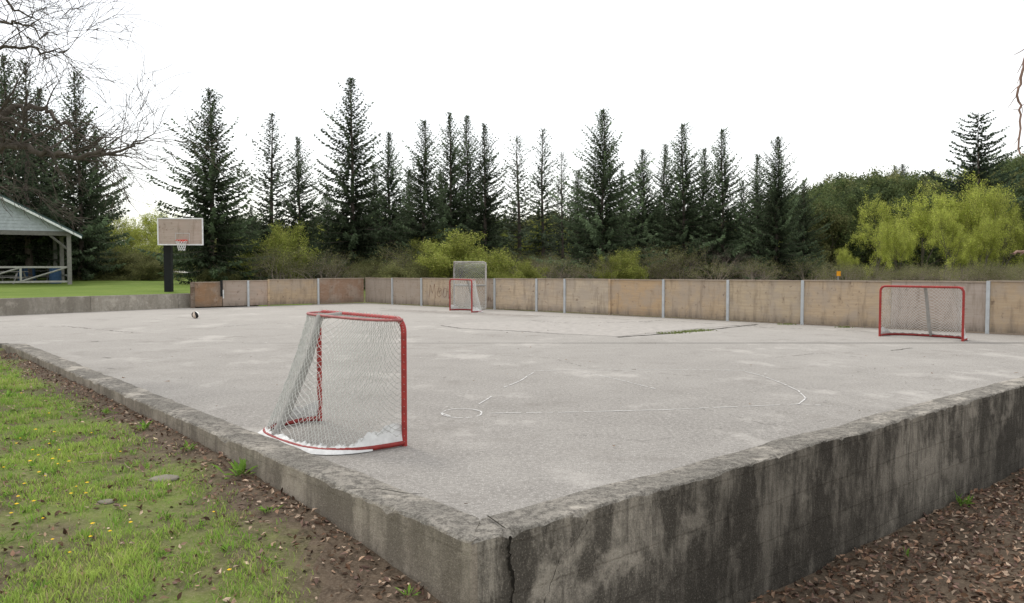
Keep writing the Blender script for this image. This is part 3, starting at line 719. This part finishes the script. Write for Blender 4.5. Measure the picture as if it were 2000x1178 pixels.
# ---------------------------------------------------------------- grass, dandelions, leaves
def nz(x,y,s,o=0): return np.array([mnoise.noise(Vector((a*s+o,b*s,o))) for a,b in zip(x,y)])
def blades(n,arange,brange,hm,wm,seed,name,mask):
    r=np.random.default_rng(seed)
    a=arange[0]+(arange[1]-arange[0])*r.random(n)**1.35;b=r.uniform(*brange,n);p=XY(a,b);x,y=p[:,0],p[:,1]
    d1=nz(x,y,1.3);d2=nz(x,y,5.,3.)
    keep=mask(a,b,d1,d2,r);x,y,a,b,d1,d2=[q[keep] for q in(x,y,a,b,d1,d2)];n=len(x)
    z=gz(x,y);h=hm*r.uniform(.5,1.3,n)*(1+1.1*np.clip(d2+.1,0,1)*2)*(.75+.6*np.clip(d1+.2,0,1));w=wm*r.uniform(.6,1.3,n)*(1+a*.06)
    az=r.uniform(0,6.28,n);ln=h*r.uniform(.1,.9,n);az2=r.uniform(0,6.28,n)
    s=np.stack([np.cos(az),np.sin(az),np.zeros(n)],1)*w[:,None];l=np.stack([np.cos(az2)*ln,np.sin(az2)*ln,np.zeros(n)],1)
    B=np.stack([x,y,z-.005],1);up=np.array([0,0,1.])
    V=np.stack([B-s,B+s,B+l*.35+up*h[:,None]*.6+s*.7,B+l*.35+up*h[:,None]*.6-s*.7,B+l+up*h[:,None]*.95],1).reshape(-1,3)
    i=np.arange(n)[:,None]*5
    g1=np.array([.21,.37,.06]);g2=np.array([.42,.52,.13]);br=np.array([.46,.39,.22])
    t=np.clip(r.random(n)*.7+d1*.8,0,1)[:,None];c=g1*(1-t)+g2*t;isb=r.random(n)<.15;c[isb]=br
    mb=MB();mb.add(V,i+np.array([[0,1,2,3]]),c);mb.n-=len(V);mb.V.pop();mb.add(V,i+np.array([[3,2,4]]),c)
    return mb.obj(name,[MGR])
def m1(a,b,d1,d2,r):
    edge=sm(-.18,-.75,b+.30*d1+.15*d2+.30*sm(3,0,a))
    return (r.random(len(a))<edge*np.clip(.54+2.1*d1+1.8*d2,.06,1))
blades(430000,(-1.5,17),(-6.5,0),.034,.0034,1,'grass',m1)
r=np.random.default_rng(3);mb=MB()
for i in range(130):
    a=r.uniform(.5,10);b=r.uniform(-5,-.7)
    if r.random()<.5: a=r.uniform(2,6);b=-r.uniform(1.2,3.2)
    p=XY(a,b);z=float(gz(p[0],p[1]));h=r.uniform(.05,.10);rad=r.uniform(.011,.019)
    prisms(mb,[(p[0],p[1],z)],[(p[0]+.01,p[1],z+h)],.002,.002,3,(.2,.28,.08))
    k=9;an=np.arange(k)*2*math.pi/k;V=[[p[0]+.01+rad*math.cos(t)*(1 if j%2 else .75),p[1]+rad*math.sin(t)*(1 if j%2 else .75),z+h] for j,t in enumerate(an)]+[[p[0]+.01,p[1],z+h+.007]]
    mb.add(V,[[j,(j+1)%k,k] for j in range(k)],(.78,.50,.02))
mb.obj('dandelions',[MV])
mb=MB()
def weed(a,b,n,s):
    p=XY(a,b);z=float(gz(p[0],p[1]))
    for i in range(n):
        az=r.uniform(0,6.28);el=r.uniform(.3,1.3);L=s*r.uniform(.5,1.2);d=np.array([math.cos(az)*math.cos(el),math.sin(az)*math.cos(el),math.sin(el)]);sd=np.array([-math.sin(az),math.cos(az),0])*L*.09
        b0=np.array([p[0],p[1],z])+np.array([r.normal(0,s*.2),r.normal(0,s*.2),0]);m=b0+d*L*.6;e=b0+d*L+np.array([0,0,-L*.15])
        mb.add([b0,m+sd,e,m-sd],[[0,1,2,3]],np.array([.20,.34,.06])*r.uniform(.6,1.3))
weed(3.2,-.12,26,.17);weed(2.2,-.3,16,.10);weed(.45,-.15,10,.09);weed(5.5,-.25,20,.13);weed(-.12,7.2,26,.18);weed(-.12,2.6,16,.13);weed(4.3,-.2,16,.12);weed(6.8,-.3,16,.12);weed(-.4,5.,8,.1)
for i in range(170): weed(r.uniform(.3,9),-r.uniform(.5,4.5),12,r.uniform(.05,.11))
mb.obj('weeds',[MGR])
mb=MB()
for px,py in [(1300,652),(1320,651),(1335,649),(1350,648),(1360,647),(1375,646),(1650,640),(1535,634)]:
    p=W(px,py);
    for i in range(60):
        q=p+np.array([r.normal(0,.14),r.normal(0,.06),0]);h=r.uniform(.02,.07);mb.add([q,q+[.02,0,0],q+[r.normal(0,.04),0,h]],[[0,1,2]],np.array([.18,.22,.07])*r.uniform(.6,1.3))
mb.obj('crack_grass',[MGR])
def litter(name,n,ar,br,size,mask,seed,cols):
    r=np.random.default_rng(seed);a=r.uniform(*ar,n);b=r.uniform(*br,n);p=XY(a,b);x,y=p[:,0],p[:,1];k=mask(a,b,x,y,r);x,y=x[k],y[k];n=len(x)
    z=gz(x,y)+r.uniform(.004,.03,n)
    u=r.normal(size=(n,3));u[:,2]*=.45;u/=np.linalg.norm(u,axis=1,keepdims=True);v=np.cross(u,np.array([0,0,1.])+r.normal(0,.45,(n,3)));v/=np.linalg.norm(v,axis=1,keepdims=True)
    s=(size*r.uniform(.4,1.3,n))[:,None];P=np.stack([x,y,z],1);w=np.cross(u,v)*s*r.uniform(-.5,.5,(n,1))
    V=np.stack([P-u*s,P-v*s*.45-u*s*.2+w,P+v*s*.1,P+v*s*.55+w-u*s*.1,P+u*s,P-v*s*.35+u*s*.4+w],1).reshape(-1,3)
    i=np.arange(n)[:,None]*6;c=np.array(cols)[r.integers(0,len(cols),n)]*r.uniform(.5,1.35,(n,1))
    mb=MB();mb.add(V,i+np.array([[0,1,2,3]]),c);mb.V.pop();mb.n-=len(V);mb.add(V,i+np.array([[2,1,5,4]]),c);mb.V.pop();mb.n-=len(V);mb.add(V,i+np.array([[3,2,4]]),c)
    return mb.obj(name,[MLIT])
lc=[(.22,.13,.085),(.13,.08,.05),(.33,.22,.15),(.09,.055,.037),(.46,.35,.26),(.19,.12,.095)]
litter('leaf_litter',60000,(-7,-.02),(.3,22),.034,lambda a,b,x,y,r:(r.random(len(a))<1.0),1,lc)
litter('leaf_litter',12000,(-1.5,15),(-1.1,-.02),.026,lambda a,b,x,y,r:(r.random(len(a))<np.exp(b*2.6)*(.9-.03*a)),2,lc)
litter('leaf_litter',3500,(0,10),(-5,-1),.024,lambda a,b,x,y,r:(r.random(len(a))<1),3,lc)
mb=MB()
for i in range(420):
    if i<250: p=XY(r.uniform(.4,14),r.uniform(.4,14))
    else: p=CO+dR*r.uniform(0,22)-nR*abs(r.normal(0,.15))
    s=r.uniform(.006,.02);c=[(.10,.08,.06),(.5,.48,.45),(.2,.13,.08)][r.integers(0,3)]
    V=np.array([p[0],p[1],.004])+r.normal(0,s,(4,3))*[1,1,.3];V[:,2]=np.abs(V[:,2])+.012;mb.add(V,[[0,1,2],[0,2,3],[0,1,3]],c)
mb.obj('court_debris',[MV])
def stone(p,s,seed,col):
    r=np.random.default_rng(seed);mb=MB();n=14;m=7;V=[];f=[]
    for i in range(m+1):
        for j in range(n):
            a=math.pi*i/m;b=2*math.pi*j/n;v=np.array([math.sin(a)*math.cos(b),math.sin(a)*math.sin(b),math.cos(a)]);k=1+.25*mnoise.noise(Vector(v*1.7+seed));V.append(v*k*s+p)
    f=[[i*n+j,(i+1)*n+j,(i+1)*n+(j+1)%n,i*n+(j+1)%n] for i in range(m) for j in range(n)];mb.add(V,f,col);mb.obj('flat_stone',[MPATCH],True)
for px,py,s in [(322,962,(.13,.11,.030)),(210,1010,(.07,.06,.015))]:
    p=W(px,py,-.27);p[2]=float(gz(p[0],p[1]))+.005;stone(p,np.array(s),int(px),(.22,.20,.16))
mb=MB()
for i in range(60):
    p=XY(-r.uniform(.1,4),r.uniform(1,14)) if i<40 else XY(r.uniform(0,8),-r.uniform(.1,1.5));z=float(gz(p[0],p[1]))+.03;az=r.uniform(0,3.1);L=r.uniform(.08,.3)
    q=np.array([p[0],p[1],z]);d=np.array([math.cos(az),math.sin(az),0])*L
    tube(mb,[q,q+d*.5+r.normal(0,.015,3),q+d],[.005,.004,.002],4,np.array([.28,.22,.17])*r.uniform(.5,1.3))
mb.obj('fallen_twigs',[MBARK])
mb=MB();p=XY(17.6,-.55);box(mb,(p[0],p[1],-.01),(1.6,1.1,.10),math.atan2(Ld[1],Ld[0]),(1.4,1.4,1.4));mb.obj('concrete_slab',[MCONF])

# ---------------------------------------------------------------- light
sun_el,sun_az=math.radians(52),math.radians(-35)
w=bpy.data.worlds.new('World');bpy.context.scene.world=w;w.use_nodes=True;t=w.node_tree;t.nodes.clear()
o=t.nodes.new('ShaderNodeOutputWorld');sky=t.nodes.new('ShaderNodeTexSky');sky.sky_type='NISHITA';sky.sun_disc=False;sky.sun_elevation=sun_el;sky.sun_rotation=sun_az
b1=t.nodes.new('ShaderNodeBackground');b1.inputs[1].default_value=.05;t.links.new(sky.outputs[0],b1.inputs[0])
tc=t.nodes.new('ShaderNodeTexCoord');nzn=t.nodes.new('ShaderNodeTexNoise');nzn.inputs['Scale'].default_value=1.6;nzn.inputs['Detail'].default_value=4
mp=t.nodes.new('ShaderNodeMapping');mp.inputs['Scale'].default_value=(1,1,3);t.links.new(tc.outputs['Generated'],mp.inputs[0]);t.links.new(mp.outputs[0],nzn.inputs[0])
mx=t.nodes.new('ShaderNodeMix');mx.data_type='RGBA';mx.inputs[6].default_value=(.86,.87,.87,1);mx.inputs[7].default_value=(1.08,1.05,1.0,1)
mr=t.nodes.new('ShaderNodeMapRange');mr.inputs[1].default_value=.3;mr.inputs[2].default_value=.55;t.links.new(nzn.outputs[0],mr.inputs[0]);t.links.new(mr.outputs[0],mx.inputs[0])
b2=t.nodes.new('ShaderNodeBackground');b2.inputs[1].default_value=1.04;t.links.new(mx.outputs[2],b2.inputs[0])
ad=t.nodes.new('ShaderNodeAddShader');t.links.new(b1.outputs[0],ad.inputs[0]);t.links.new(b2.outputs[0],ad.inputs[1]);t.links.new(ad.outputs[0],o.inputs[0])
sl=bpy.data.lights.new('sun','SUN');sl.energy=1.5;sl.angle=math.radians(14);sl.color=(1,.95,.87)
so=bpy.data.objects.new('sun',sl);bpy.context.collection.objects.link(so)
sd=Vector((math.sin(sun_az)*math.cos(sun_el),math.cos(sun_az)*math.cos(sun_el),math.sin(sun_el)))
so.rotation_euler=(-sd).to_track_quat('-Z','Y').to_euler()
cam=bpy.data.cameras.new('camera');cam.sensor_width=36;cam.lens=F/2000*36;cam.clip_end=2000;cam.clip_start=.05
co=bpy.data.objects.new('camera',cam);bpy.context.collection.objects.link(co);co.location=(0,0,CH);co.rotation_euler=(math.pi/2-TH,0,0)
sc=bpy.context.scene;sc.camera=co;sc.view_settings.view_transform='Standard';sc.view_settings.look='None';sc.view_settings.exposure=0
